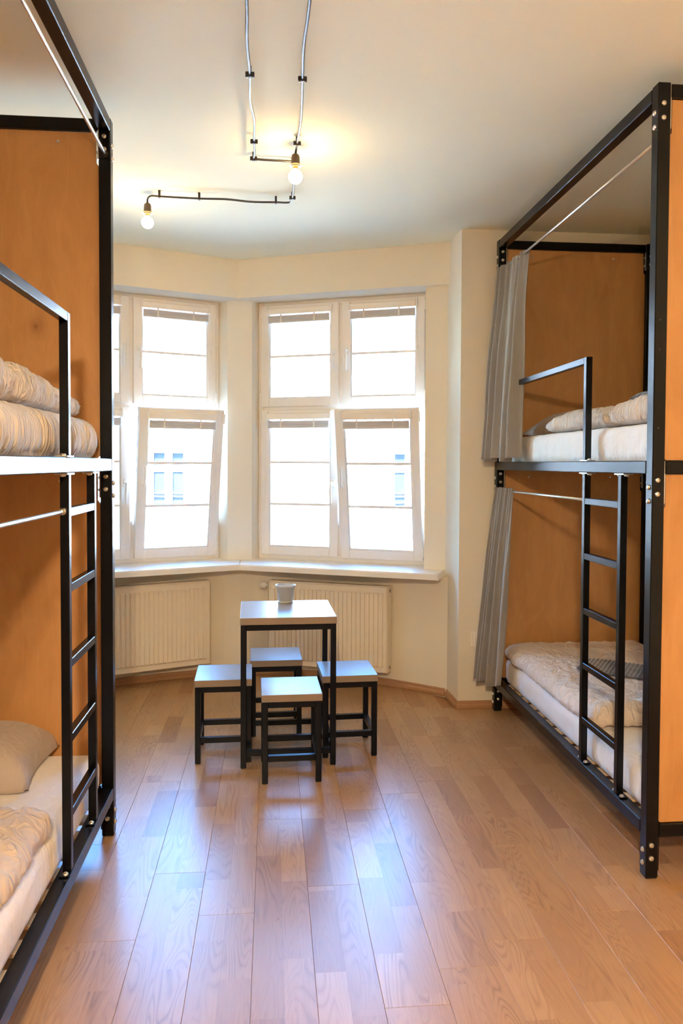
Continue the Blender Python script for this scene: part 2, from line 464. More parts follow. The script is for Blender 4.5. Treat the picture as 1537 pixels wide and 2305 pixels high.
# skirting
def skirt(name, pts, pieces=1):
    root = struct(empty(name))
    for i in range(len(pts)-1):
        a, b = Vector((*pts[i], 0)), Vector((*pts[i+1], 0)); d = (b-a); L = d.length
        ang = math.atan2(d.y, d.x)
        bm = bmesh.new()
        prof = [(0, 0), (-0.016, 0), (-0.018, 0.006), (-0.017, 0.022), (-0.009, 0.034), (-0.007, 0.046), (-0.003, 0.052), (0, 0.052)]
        A = [bm.verts.new((0.0004, y, z)) for y, z in prof]; B = [bm.verts.new((L-0.0004, y, z)) for y, z in prof]
        n = len(prof)
        for k in range(n): bm.faces.new([A[k], A[(k+1) % n], B[(k+1) % n], B[k]])
        bm.faces.new(A); bm.faces.new(B)
        obj('skirting_piece', bm, 'skirting', root, loc=a, rot=(0, 0, ang))
    return root
xs = [-1.79, -1.45, -1.13, -0.84, -0.56, -0.26, 0.05, 0.33, 0.60, 0.74, 0.86, 1.04, 1.215]
skirt('baseboard_bay', [(x, arc(x)) for x in xs])
skirt('baseboard_cheek', [(1.224, 5.245), (1.2345, Y_F-0.008)])
skirt('baseboard_front', [(1.222, Y_F), (X_R, Y_F)])

# ================================================================ windows
def sash_rect(bm, x0, x1, z0, z1, w, y0, y1, c=0.004):
    for a, b in (((x0, y0, z0), (x0+w, y1, z1)), ((x1-w, y0, z0), (x1, y1, z1)), ((x0+w, y0, z0), (x1-w, y1, z0+w)), ((x0+w, y0, z1-w), (x1-w, y1, z1))):
        cbox(bm, a, b, c)
def handle(parent, x, z, upward=False, flip=1):
    bm = bmesh.new()
    cbox(bm, (-0.013, -0.010, -0.03), (0.013, 0.0, 0.03), 0.004)
    d = 1 if upward else -1
    tube(bm, smooth_path([(0, -0.006, 0), (0, -0.040, 0), (0.004*flip, -0.050, 0.015*d), (0.007*flip, -0.050, 0.07*d), (0.004*flip, -0.046, 0.150*d)], 5), 0.0100, 8)
    return obj('handle', bm, 'white_plastic', parent, smooth=False, loc=(x, 0, z))
def blind_at(mat_world, x0, x1, ztop, label, cordside, drop, warm=False, cordlen=0.5):
    b = empty('window_blind'); b.matrix_world = mat_world
    tag(b, label, 'blind', 'raised blinds on the window sashes')
    bm = bmesh.new(); cbox(bm, (x0-0.002, -0.026, ztop-0.008), (x1+0.002, -0.001, ztop+0.038), 0.003); obj('headrail', bm, 'outlet_cream', b)
    for e in (x0-0.016, x1+0.002): box('end_bracket', (e, -0.029, ztop-0.010), (e+0.014, -0.0005, ztop+0.052), 'white_plastic', b, 0.003)
    bm = bmesh.new(); z = ztop-drop
    for k in range(8):
        cbox(bm, (x0+0.004, -0.0245, z-0.0052), (x1-0.004, -0.0035, z-0.0004), 0.001); z -= 0.0056
    cbox(bm, (x0+0.003, -0.026, z-0.012), (x1-0.003, -0.002, z), 0.003)
    obj('slat_stack', bm, 'slat_grey', b)
    for t in (0.22, 0.76):
        bm = bmesh.new(); xx = x0+(x1-x0)*t
        cbox(bm, (xx-0.006, -0.0275, z-0.013), (xx+0.006, -0.0255, ztop-0.006), 0.0008)
        cbox(bm, (xx-0.009, -0.030, z-0.004), (xx+0.009, -0.0273, z+0.006), 0.0008)
        obj('ladder_tape', bm, 'cord_white', b)
    xc = x0-0.008 if cordside < 0 else x1+0.010
    bm = bmesh.new(); sgn = cordside
    tube(bm, smooth_path([(xc, -0.022, ztop), (xc+0.004*sgn, -0.020, ztop-0.3*cordlen), (xc+0.012*sgn, -0.014, ztop-0.8*cordlen), (xc+0.02*sgn, -0.012, ztop-cordlen), (xc+0.030*sgn, -0.010, ztop-cordlen-0.06)], 5), 0.0016, 6)
    lathe(bm, [(0.001, -0.014), (0.005, -0.010), (0.005, 0.010), (0.001, 0.014)], 8, Matrix.Translation((xc+0.010*sgn, -0.016, ztop-0.72*cordlen)))
    obj('cord', bm, 'cord_white', b)
    return b
def window(name, sg, rotz, tilted, labels):
    W = struct(empty(name, A0, (0, 0, rotz)))
    mw = Matrix.Translation(A0) @ Matrix.Rotation(rotz, 4, 'Z')
    S = lambda s: s*sg
    z0, z1, s0, s1 = 0.878, 2.876, 0.067, 1.437
    y0, y1 = 0.238, 0.312
    bm = bmesh.new()
    fwid = 0.042
    for a, b in (((s0, z0), (s0+fwid, z1)), ((s1-fwid, z0), (s1, z1)), ((s0+fwid, z0), (s1-fwid, z0+fwid)), ((s0+fwid, z1-fwid), (s1-fwid, z1))):
        cbox(bm, (S(a[0]), y0, a[1]), (S(b[0]), y1, b[1]), 0.003)
    obj('frame', bm, 'white_plastic', W)
    box('mullion', (S(0.718), y0, z0+fwid), (S(0.778), y1, z1-fwid), 'white_plastic', W, 0.003)
    box('transom', (S(s0+fwid), y0-0.001, 2.02), (S(s1-fwid), y1, 2.09), 'white_plastic', W, 0.003)
    for ki, (a, b) in enumerate(((0.097, 0.734), (0.762, 1.394))):
        for kj, (za, zb) in enumerate(((0.912, 2.042), (2.066, 2.850))):
            th = 0.068
            tilt = tilted == ki and kj == 0
            sa = empty_mesh = None
            bm = bmesh.new(); lo, hi = min(S(a), S(b)), max(S(a), S(b)); H = zb-za
            sash_rect(bm, lo, hi, 0, H, th, -0.024, 0.040)
            sash_rect(bm, lo+th-0.004, hi-th+0.004, th-0.004, H-th+0.004, 0.012, -0.012, 0.030, 0.005)
            sh = obj('sash', bm, 'white_plastic', W, loc=(0, y0, za))
            if tilt: sh.rotation_euler = (math.radians(9.4), 0, 0); sh.location = (0, y0-0.002, za)
            gx0, gx1, gz0, gz1 = lo+th-0.002, hi-th+0.002, th-0.002, H-th+0.002
            box('pane', (gx0, 0.007, gz0), (gx1, 0.011, gz1), 'pane', sh, 0)
            for zz in ([0.391] if kj else [0.397, 0.723]):
                box('glazing_bar', (gx0, 0.001, zz-0.009), (gx1, 0.017, zz+0.009), 'white_plastic', sh, 0.002)
            inner_edge = S(b) if ki == 0 else S(a)
            hx = (S(0.696) if ki == 0 else S(0.800))
            hz = (0.41 if kj else 0.565)
            h = handle(sh, hx, hz, upward=tilt, flip=sg*(1 if ki else -1)); h.location.y = -0.024
            outer_edge = S(a) if ki == 0 else S(b)
            bm = bmesh.new()
            for hzz in (0.03, H-0.10):
                cbox(bm, (outer_edge-0.008, -0.034, hzz), (outer_edge+0.008, -0.016, hzz+0.075), 0.004)
            obj('hinge_cover', bm, 'white_plastic', sh)
            msh = mw @ Matrix.Translation(sh.location) @ Matrix.Rotation(sh.rotation_euler.x, 4, 'X') @ Matrix.Translation((0, -0.024, 0))
            lab = labels.get((ki, kj))
            if lab:
                cs = (-1 if ki == 0 else 1)*sg
                blind_at(msh, gx0, gx1, H-th, lab, cs, 0.019 if kj == 0 else 0.017, cordlen=0.42 if kj else 0.66)
    return W
window('window_1', 1, -RA, 1, {
    (0, 1): 'raised blind on the closed upper sash between the pier and centre mullion',
    (1, 1): 'raised blind on the upper sash directly above the tilted sash by the curtained bed',
    (0, 0): 'raised grey blind on the closed lower sash above the thermostat radiator',
    (1, 0): 'raised grey blind on the tilted lower sash nearest the curtained bed'})
window('window_2', -1, LA, 0, {
    (0, 1): 'raised blind on the upper sash above the tilted sash near the uncurtained bed',
    (0, 0): 'raised grey blind on the tilted lower sash near the uncurtained bed',
    (1, 1): 'raised blind on the upper sash half hidden behind a bunk post',
    (1, 0): 'raised blind on the closed lower sash half hidden behind a bunk post'})

# ================================================================ outside
fb = empty('apartment_building', (0, 24, -7.2))
tag(fb, 'white plastered apartment building across the street, seen through the windows', 'building')
def facade():
    bm = bmesh.new()
    wins = []
    for r, zc in enumerate((0.3, 4.2, 7.45)):
        for xc in ((-11.2, -7.6, -3.17, 4.34, 7.9, 11.4, -14.8, 15.0)):
            wins.append((xc-0.53, xc+0.53, zc, zc+1.76))
    xs = sorted({-17.5, 17.5, *[w[0] for w in wins], *[w[1] for w in wins]}); zs = sorted({0, 14.2, *[w[2] for w in wins], *[w[3] for w in wins]})
    for i in range(len(xs)-1):
        for j in range(len(zs)-1):
            cx, cz = (xs[i]+xs[i+1])/2, (zs[j]+zs[j+1])/2
            hole = any(w[0] < cx < w[1] and w[2] < cz < w[3] for w in wins)
            if not hole:
                vs = [bm.verts.new(p) for p in ((xs[i], 0, zs[j]), (xs[i+1], 0, zs[j]), (xs[i+1], 0, zs[j+1]), (xs[i], 0, zs[j+1]))]
                bm.faces.new(vs)
    bmesh.ops.remove_doubles(bm, verts=bm.verts, dist=1e-4)
    r = bmesh.ops.extrude_face_region(bm, geom=bm.faces[:])
    bmesh.ops.translate(bm, vec=(0, 0.35, 0), verts=[v for v in r['geom'] if isinstance(v, bmesh.types.BMVert)])
    obj('wall', bm, 'facade_plaster', fb)
    box('rear_block', (-17.5, 0.6, 0), (17.5, 9, 14.2), 'facade_curtain', fb, 0)
    box('cornice', (-17.8, -0.35, 13.8), (17.8, 0.05, 14.3), 'facade_plaster', fb, 0.05)
    bm = bmesh.new(); prism(bm, [(-0.5, 14.3), (9.5, 14.3), (4.5, 15.4)], -17.9, 17.9)
    bmesh.ops.transform(bm, matrix=Matrix(((0, 0, 1, 0), (1, 0, 0, 0), (0, 1, 0, 0), (0, 0, 0, 1))), verts=bm.verts)
    obj('roof', bm, 'roof_tile', fb)
    for (a, b, c, d) in wins:
        bm = bmesh.new()
        for kk, (p, q) in enumerate((((a, c), (a+0.08, d)), ((b-0.08, c), (b, d)), ((a+0.08, c), (b-0.08, c+0.06)), ((a+0.08, d-0.06), (b-0.08, d)), (((a+b)/2-0.12, c+0.06), ((a+b)/2+0.12, d-0.06)), ((a+0.08, c+1.12), ((a+b)/2-0.12, c+1.32)), (((a+b)/2+0.12, c+1.12), (b-0.08, c+1.32)))):
            cbox(bm, (p[0], 0.14, p[1]), (q[0], 0.24, q[1]), 0)
        for zz in (c+0.16, c+0.36, c+0.46): cbox(bm, (a+0.08, 0.10, zz), (b-0.08, 0.135, zz+0.025), 0)
        wf = obj('window_frame', bm, 'facade_frame', fb)
        for xa, xb in ((a+0.06, (a+b)/2-0.08), ((a+b)/2+0.08, b-0.06)):
            for za, zb in ((c+0.04, c+1.13), (c+1.3, d-0.04)):
                box('pane', (xa, 0.19, za), (xb, 0.21, zb), 'facade_pane', wf, 0)
        box('window_ledge', (a-0.08, -0.10, c-0.10), (b+0.08, 0.16, c), 'facade_plaster', fb, 0.01)
facade()
# our own building goes on around the bay (in its own shade)
for a, b in (((-16, 5.30, -7.2), (-1.98, 5.6, 11)), ((2.0, 5.30, -7.2), (16, 5.6, 11)), ((-1.98, 5.30, 3.4), (2.0, 5.6, 11)), ((-1.98, 5.30, -7.2), (2.0, 5.6, -0.2))):
    struct(box('wall_exterior', a, b, 'facade_plaster', c=0))
struct(box('ground_street', (-60, 6.6, -7.4), (60, 80, -7.2), 'asphalt', c=0))

# ================================================================ bunk beds
bolt_bm = bmesh.new(); lathe(bolt_bm, [(0.0105, 0), (0.0105, 0.002), (0.009, 0.0055), (0.0052, 0.0075), (0.0045, 0.0055), (0, 0.0055)], 12)
bolt_src = obj('bolt', bolt_bm, 'zinc', None, smooth=False)
bolt_mesh = bolt_src.data; bpy.data.objects.remove(bolt_src)
ROT = {'-x': (0, -PI/2, 0), '+x': (0, PI/2, 0), '-y': (PI/2, 0, 0), '+y': (-PI/2, 0, 0), '+z': (0, 0, 0), '-z': (PI, 0, 0)}
def bolt(parent, loc, d, name='bolt', sc=1.0):
    o = bpy.data.objects.new(name, bolt_mesh); COL.objects.link(o); o.parent = parent
    o.location = loc; o.rotation_euler = ROT[d]; o.scale = (sc, sc, sc); return o
BW, BL, BH = 1.045, 2.108, 3.078
P5 = 0.05
def bunk(label, loc, rz, lad, rod_top, group):
    B = empty('bunk_bed', loc, (0, 0, rz)); tag(B, label, 'bunk bed', group)
    levels = ((0.163, 0.215), (1.588, 1.640), (3.022, 3.074))
    for px in (0, BW-P5):
        for py in (0, BL-P5):
            ps = box('post', (px, py, 0.004), (px+P5, py+P5, BH), 'black_steel', B, 0.0025)
            box('foot_cap', (px+0.003, py+0.003, 0.0), (px+P5-0.003, py+P5-0.003, 0.006), 'rubber', ps, 0.001)
            oy = -1 if py == 0 else 1; ox = -1 if px == 0 else 1
            for za, zb in levels:
                for dz in (0.024, 0.078):
                    z = za-dz if za > 0.5 else za-0.028-(0.052 if dz > 0.05 else 0)
                    zx = z-0.028 if za > 0.5 else z-0.026
                    if zx < 0.02: zx = 0.03
                    bolt(ps, (px+P5/2+0.004*ox, py if oy < 0 else py+P5, z), '-y' if oy < 0 else '+y')     # outer end face
                    bolt(ps, (px if ox < 0 else px+P5, py+P5/2, zx), '-x' if ox < 0 else '+x')             # outer side face
            for hz in (2.18, 2.067, 1.765):
                bm = bmesh.new(); lathe(bm, [(0.0045, -0.001), (0.0045, 0.0008), (0.003, 0.0012), (0, 0.0008)], 10)
                obj('hole_plug', bm, 'rubber', ps, loc=(px+P5/2+0.004*ox, py if oy < 0 else py+P5, hz), rot=ROT['-y' if oy < 0 else '+y'])
    for za, zb in levels:
        for px in (0, BW-P5):
            r = box('side_rail', (px, P5+0.004, za), (px+P5, BL-P5-0.004, zb), 'black_steel', B, 0.003)
            for py, s in ((P5, 1), (BL-P5, -1)):
                lo = za-0.115 if za > 0.5 else 0.025
                box('end_plate', (px+0.003, py, lo), (px+P5-0.003, py+0.006*s, zb-0.002), 'black_steel', r, 0.001)
                for dz in (0.024, 0.078):
                    z = za-dz if za > 0.5 else za-0.028-(0.052 if dz > 0.05 else 0)
                    bolt(r, (px+P5/2, py+0.006*s, z), '+y' if s > 0 else '-y')
        for py in (0, BL-P5):
            e = box('end_rail', (P5+0.004, py+0.002, za), (BW-P5-0.004, py+P5-0.002, zb), 'black_steel', B, 0.003)
            for px, s in ((P5, 1), (BW-P5, -1)):
                lo = za-0.115 if za > 0.5 else 0.03
                box('end_plate', (px, py+0.006, lo), (px+0.006*s, py+P5-0.006, zb-0.002), 'zinc' if za > 0.5 else 'black_steel', e, 0.001)
                for dz in (0.03, 0.082):
                    if za > 0.5: bolt(e, (px+0.006*s, py+P5/2, za-dz), '+x' if s > 0 else '-x', sc=0.8)
    for py, s in ((0, 1), (BL-P5, -1)):
        yc = py+P5/2
        for za, zb in ((0.217, 1.586), (1.642, 3.020)):
            bm = bmesh.new()
            x0, x1, n = P5+0.0015, BW-P5-0.0015, 0.012
            pts = [(x0+n, za), (x1-n, za), (x1, za+n), (x1, zb-0.14), (x1-n, zb-0.125), (x1-n, zb), (x0+n, zb), (x0+n, zb-0.125), (x0, zb-0.14), (x0, za+n)]
            f = [bm.verts.new((x, yc-0.008, z)) for x, z in pts]; g = [bm.verts.new((x, yc+0.008, z)) for x, z in pts]
            for k in range(len(pts)): bm.faces.new([f[k], f[(k+1) % 10], g[(k+1) % 10], g[k]])
            bm.faces.new(f); bm.faces.new(g[::-1])
            pn = obj('end_panel', bm, 'plywood', B)
            for xx in (0.22, BW-0.27):
                for zz in (zb-0.042, za+0.05):
                    bolt(pn, (xx, yc+0.008*s, zz), '+y' if s > 0 else '-y', 'screw', 0.7)
    # ladder
    s1, s2 = lad-0.0, lad+0.376
    L = empty('ladder'); L.parent = B
    for sc_ in (s1, s2):
        st = box('stile', (0.001, sc_-0.015, 0.221), (0.031, sc_+0.015, 1.582), 'black_steel', L, 0.002)
        box('foot_plate', (-0.001, sc_-0.045, 0.2155), (0.036, sc_+0.045, 0.221), 'black_steel', L, 0.001)
        box('top_plate', (-0.003, sc_-0.045, 1.581), (0.040, sc_+0.045, 1.5875), 'zinc', L, 0.001)
        for dy in (-0.032, 0.032):
            bolt(L, (0.016, sc_+dy, 0.221), '+z'); bolt(L, (0.016, sc_+dy, 1.581), '-z')
    for k in range(5):
        zt = 0.431+0.2593*k
        box('rung', (0.0015, s1+0.015, zt-0.030), (0.0305, s2-0.015, zt), 'black_steel', L, 0.002)
    # guard rail
    G = empty('guard_rail'); G.parent = B
    box('guard_post', (0.001, s2-0.015, 1.646), (0.031, s2+0.015, 2.128), 'black_steel', G, 0.002)
    box('guard_bar', (0.0012, s2+0.015, 2.097), (0.0308, BL-P5, 2.128), 'black_steel', G, 0.002)
    box('guard_plate', (-0.002, s2-0.04, 1.6405), (0.040, s2+0.04, 1.646), 'zinc', G, 0.001)
    for dy in (-0.029, 0.029): bolt(G, (0.016, s2+dy, 1.646), '+z')
    # curtain rods
    for nm, z, ya, yb in (('upper', rod_top, P5, BL-P5), ('lower', 1.457, s2+0.015, BL-P5)):
        bm = bmesh.new(); tube(bm, [(0.022, ya, z), (0.022, yb, z)], 0.0070, 12)
        r = obj('curtain_rod', bm, 'rod_steel', B, smooth=True)
        for yy, s in ((ya, 1), (yb, -1)):
            bm = bmesh.new(); lathe(bm, [(0.013, 0), (0.013, 0.008), (0.009, 0.012), (0.009, 0.02)], 12)
            obj('rod_holder', bm, 'black_plastic' if nm == 'upper' else 'zinc', r, loc=(0.022, yy, z), rot=ROT['+y' if s > 0 else '-y'])
    # sprung slats under both mattresses
    for zz in (0.186, 1.608):
        for k in range(14):
            y = 0.13+k*(BL-0.26-0.07)/13
            box('slat', (P5+0.001, y, zz), (BW-P5-0.001, y+0.07, zz+0.013), 'slat_wood', B, 0.002)
    return B
RX, RY = 1.461, 2.842
LX, LY = -0.680, 3.416
bunk('black steel bunk bed with plywood ends and grey curtains at its far post', (RX, RY, 0), 0, 0.281, 2.871, 'tall black bunk beds')
bunk('black steel bunk bed with plywood ends and bare curtain rods', (LX, LY, 0), PI, 0.360, 2.925, 'tall black bunk beds')

# ================================================================ bedding
def grid_box(bm, fn, n):
    """cube sphere style grid, fn maps a point of the unit cube surface to a position"""
    nx, ny, nzz = n; idx = {}
    def v(i, j, k):
        key = (i, j, k)
        if key not in idx: idx[key] = bm.verts.new(fn(2*i/nx-1, 2*j/ny-1, 2*k/nzz-1))
        return idx[key]
    for i in range(nx):
        for j in range(ny):
            bm.faces.new([v(i, j, 0), v(i, j+1, 0), v(i+1, j+1, 0), v(i+1, j, 0)]); bm.faces.new([v(i, j, nzz), v(i+1, j, nzz), v(i+1, j+1, nzz), v(i, j+1, nzz)])
    for i in range(nx):
        for k in range(nzz):
            bm.faces.new([v(i, 0, k), v(i+1, 0, k), v(i+1, 0, k+1), v(i, 0, k+1)]); bm.faces.new([v(i, ny, k), v(i, ny, k+1), v(i+1, ny, k+1), v(i+1, ny, k)])
    for j in range(ny):
        for k in range(nzz):
            bm.faces.new([v(0, j, k), v(0, j, k+1), v(0, j+1, k+1), v(0, j+1, k)]); bm.faces.new([v(nx, j, k), v(nx, j+1, k), v(nx, j+1, k+1), v(nx, j, k+1)])
def ridge(x, y, z, s):
    v = nz(x, y, z, s); return 1-abs(v)*2
def rounded(u, v, w, h, r):
    """unit cube surface point -> rounded box with half sizes h, corner radius r=(rx,ry,rz)"""
    p = Vector((u*h[0], v*h[1], w*h[2])); q = Vector()
    d = Vector()
    for i in range(3):
        lim = h[i]-r[i]; c = max(-lim, min(lim, p[i])); q[i] = c; d[i] = (p[i]-c)/r[i]
    l = d.length
    if l > 1: d /= l
    return Vector((q[0]+d[0]*r[0], q[1]+d[1]*r[1], q[2]+d[2]*r[2])), d
def mattress(label, x0, x1, y0, y1, z0, z1, mat, seed, wr=0.004, wscale=5.0, r=0.05, vert=False, group='mattresses on the bunks'):
    c = Vector(((x0+x1)/2, (y0+y1)/2, (z0+z1)/2)); h = ((x1-x0)/2, (y1-y0)/2, (z1-z0)/2)
    bm = bmesh.new()
    def fn(u, v, w):
        p, d = rounded(u, v, w, h, (r, r, min(r*1.1, h[2]*0.95)))
        if w < -0.9: return p
        if vert: a = ridge(p.x*1.2, p.y*3.0+0.5*p.z+0.1*nz(p.x, p.y, p.z, 6), p.z*0.5+seed, 5)*0.55 + ridge(p.x*2, p.y*8+0.6*p.z, p.z*0.9+seed, 3.3)*0.40
        else: a = 0.6*ridge(p.x+seed, p.y*1.0+p.z*0.8, p.z, wscale)*0.6 + 0.6*nz(p.x, p.y, p.z+seed, wscale*2.2)
        k = 0.35 if (abs(w) > 0.95) else 1.0
        if d.length < 1e-6: d = Vector((0, 0, 1))
        return p + d.normalized()*(a-(0.75 if vert else 0.45))*wr*k*(1.0 if d.length > 0.2 else 0.5)
    grid_box(bm, fn, (36, 170, 18))
    o = obj('mattress', bm, mat, None, smooth=True, loc=c); tag(o, label, 'mattress', group); return o
mattress('white sheeted mattress on the upper bunk of the curtained bed', RX+0.062, RX+0.965, RY+0.06, RY+2.035, 1.6215, 1.798, 'white_sheet', 1.0, 0.012, 6)
mattress('white sheeted mattress on the lower bunk of the curtained bed', RX+0.052, RX+0.962, RY+0.06, RY+2.035, 0.1995, 0.372, 'white_sheet', 2.3, 0.009, 5)
mattress('cream wrinkled mattress on the upper bunk of the bed without curtains', LX-0.965, LX-0.045, LY-2.04, LY-0.066, 1.6215, 1.805, 'cream_cotton', 3.1, 0.022, 5, r=0.075, vert=True)
mattress('white sheeted mattress on the lower bunk of the bed without curtains', LX-0.962, LX-0.045, LY-2.04, LY-0.066, 0.1995, 0.385, 'white_sheet', 4.7, 0.005, 4, r=0.055)

def duvet(label, x0, x1, y0, y1, zb, th, mat, seed, wr=0.010, shape=None, name='duvet', n=(80, 120, 10), group='folded duvets on the bunks', wdir=(1, 1)):
    c = Vector(((x0+x1)/2, (y0+y1)/2, zb)); h = ((x1-x0)/2, (y1-y0)/2, th/2)
    bm = bmesh.new(); rz = th/2*0.96
    def fn(u, v, w):
        p, d = rounded(u, v, w, h, (min(0.06, h[0]*0.4), min(0.06, h[1]*0.4), rz))
        p.z += th/2
        if w > -0.9:
            wx = p.x*wdir[0]+0.05*nz(p.x, p.y, seed, 7); wy = p.y*wdir[1]+0.05*nz(p.x, p.y, seed+4, 7)
            a = ridge(wx+seed, wy, seed*2, 5)*0.5 + ridge(wx*1.4+wy*0.5, wy*1.3, seed+p.z*3, 10)*0.45 + ridge(wx*1.2-wy*0.6, wy, seed+p.z*3, 19)*0.25
            dd = d if d.length > 0.05 else Vector((0, 0, 1))
            p += dd.normalized()*wr*(a-0.2)
        if p.z < 0: p.z = 0.0
        if shape: p = shape(p, h, u, v, w)
        return p
    grid_box(bm, fn, n)
    o = obj(name, bm, mat, None, smooth=True, loc=c); tag(o, label, name.replace('_', ' '), group); return o
def pillow(label, loc, rz, lx, ly, hgt, mat, seed, tilt=(0, 0), flat=0.12, pw=0.55):
    bm = bmesh.new(); n = 36
    top, bot = {}, {}
    for i in range(n+1):
        for j in range(n+1):
            u, v = 2*i/n-1, 2*j/n-1
            k = (max(0, 1-abs(u)**2.6)**pw)*(max(0, 1-abs(v)**2.6)**pw)
            pin = 1-0.085*(1-abs(v)**2)*abs(u)**3; pin2 = 1-0.10*(1-abs(u)**2)*abs(v)**3
            x, y = u*lx/2*pin, v*ly/2*pin2
            wob = nz(x*3+seed, y*3, seed, 1.6)*0.018*k + ridge(x+seed, y, 0.3, 5)*0.008*(k**0.4)*(1-k*0.6)
            edge = (1-k)*0.0
            top[i, j] = bm.verts.new((x, y, hgt*(flat+0.88*k*(1-flat)) + wob + 0.0))
            on_edge = i in (0, n) or j in (0, n)
            bot[i, j] = top[i, j] if on_edge else bm.verts.new((x, y, hgt*flat*(1-min(1, k*2.2))))
    for i in range(n):
        for j in range(n):
            bm.faces.new([top[i, j], top[i+1, j], top[i+1, j+1], top[i, j+1]])
            q = [bot[i, j], bot[i, j+1], bot[i+1, j+1], bot[i+1, j]]
            bm.faces.new(q)
    o = obj('pillow', bm, mat, None, smooth=True, loc=loc, rot=(tilt[0], tilt[1], rz))
    tag(o, label, 'pillow', 'pillows on the bunks'); return o

# right upper
def sh_ru(p, h, u, v, w):
    t = (p.y/h[1]+1)/2          # 0 near, 1 far
    p.z *= 1.05 - 0.30*t**2
    p.z += 0.012*math.sin(p.y*7+p.x*3)*(1 if w > 0 else 0)
    return p
duvet('cream folded duvet on the upper bunk of the curtained bed', RX+0.085, RX+0.80, RY+0.075, RY+1.42, 1.803, 0.095, 'cream_cotton', 5.2, 0.020, sh_ru, wdir=(0.6, 1.5))
pillow('taupe pillow behind the folded duvet on the curtained upper bunk', (RX+0.52, RY+1.74, 1.798), 0.03, 0.74, 0.56, 0.175, 'taupe_cotton', 1.3)
def sh_tw(p, h, u, v, w):
    p.z += 0.012*math.sin(p.y*14)*(1 if w > 0 else 0); return p
t = duvet('dark slate folded towel on top of the upper bunk duvet', RX+0.30, RX+0.58, RY+0.42, RY+0.86, 1.905, 0.055, 'slate_towel', 8.1, 0.012, sh_tw, name='towel', n=(24, 30, 8), group='folded towels')
# right lower
def sh_rl(p, h, u, v, w):
    over = max(0, (-p.x-h[0]+0.075))           # the aisle edge sags over the mattress rim
    p.z -= over*0.20
    t = (p.y+h[1])
    if t < 0.14: p.z *= 1.0+0.25*math.sin(t/0.14*PI)
    p.x += 0.006*math.sin(p.y*9)*(1 if u < -0.5 else 0)
    return p
duvet('beige duvet spread over the lower bunk under a ribbed grey towel', RX+0.050, RX+0.950, RY+0.62, RY+2.030, 0.3765, 0.085, 'pale_beige_cotton', 2.9, 0.017, sh_rl, n=(90, 130, 10), wdir=(1.3, 0.8))
def waffle(p, h, u, v, w):
    if w > 0.5: p.z += 0.0028*math.sin(p.x*2*PI/0.022) + 0.006*math.sin(p.y*12)
    return p
t = duvet('grey ribbed towel laid across the beige duvet behind the ladder', -0.24, 0.24, -0.14, 0.14, 0, 0.022, 'grey_towel', 1.7, 0.004, waffle, name='towel', n=(110, 16, 4), group='folded towels')
t.location = (1.965, 4.10, 0.466); t.rotation_euler = (0, 0, math.radians(-36))
# left upper
def sh_lu(p, h, u, v, w):
    t = (p.y/h[1]+1)/2
    p.z *= 1.12 - 0.50*t**3
    p.x += -0.03*t**2*(u)
    return p
duvet('cream folded duvet on the upper bunk of the bed without curtains', LX-0.90, LX-0.085, LY-1.98, LY-0.125, 1.806, 0.115, 'cream_cotton', 9.4, 0.022, sh_lu, wdir=(0.7, 1.5), n=(80, 150, 12))
# left lower
pillow('taupe pillow lying on the lower bunk of the bed without curtains', (LX-0.56, LY-0.285, 0.386), 0.02, 0.68, 0.47, 0.205, 'taupe_cotton', 4.4, flat=0.10, pw=0.34)
def sh_ll(p, h, u, v, w):
    over = max(0, (p.x-h[0]+0.08)); p.z -= over*0.22
    if v > 0.6 and u > 0.2: p.y += 0.05*(u-0.2)*(v-0.6)/0.4
    return p
duvet('beige duvet on the lower bunk of the bed without curtains', LX-0.92, LX-0.060, LY-2.0, LY-0.81, 0.392, 0.085, 'beige_cotton', 7.7, 0.018, sh_ll, wdir=(1.2, 1.0))

# curtains
def curtain(label, top, bot, folds, ztop, zbot, seed, wave_top, wave_bot, mat='grey_velvet'):
    bm = bmesh.new(); nu, nv = 150, 46; V = {}
    tp = [Vector((*p, 0)) for p in top]; bp = [Vector((*p, 0)) for p in bot]
    def along(pts, t):
        t *= len(pts)-1; i = min(int(t), len(pts)-2); f = t-i; return pts[i].lerp(pts[i+1], f)
    for j in range(nv+1):
        v = j/nv; ee = v**0.85
        for i in range(nu+1):
            u = i/nu
            a, b = along(tp, u), along(bp, u); p = a.lerp(b, ee)
            d = (along(bp, min(1, u+0.02))-along(bp, max(0, u-0.02))).normalized(); nrm = Vector((d.y, -d.x, 0))
            amp = wave_top+(wave_bot-wave_top)*min(1, v*1.6)
            ph = u**0.8*folds*2*PI + seed + 1.3*nz(u*2.2, v*0.9, seed)
            off = amp*(0.8*math.sin(ph)+0.28*math.sin(2.3*ph+seed*3+v)*(1-v*0.5)) + 0.006*math.sin(ph*3.1+seed)*(1-min(1, v*3)) + 0.014*nz(u*3, v*2.5, seed+5)
            z = ztop+(zbot-ztop)*v
            if j == nv: z += 0.012*math.sin(ph*0.5)
            if j == 0: z += 0.006*abs(math.sin(ph*1.5))
            V[i, j] = bm.verts.new(p + nrm*off + Vector((0, 0, z)))
    for i in range(nu):
        for j in range(nv): bm.faces.new([V[i, j], V[i+1, j], V[i+1, j+1], V[i, j+1]])
    o = obj('curtain', bm, mat, None, smooth=True)
    sol = o.modifiers.new('thickness', 'SOLIDIFY'); sol.thickness = 0.003; sol.offset = 0
    tag(o, label, 'curtain', 'grey bunk curtains'); return o
curtain('long grey curtain bunched on the upper rod beside the upper bunk', [(1.455, 4.885), (1.478, 4.70), (1.486, 4.43)], [(1.362, 4.83), (1.40, 4.66), (1.452, 4.44)], 4.6, 2.886, 1.652, 0.4, 0.015, 0.040)
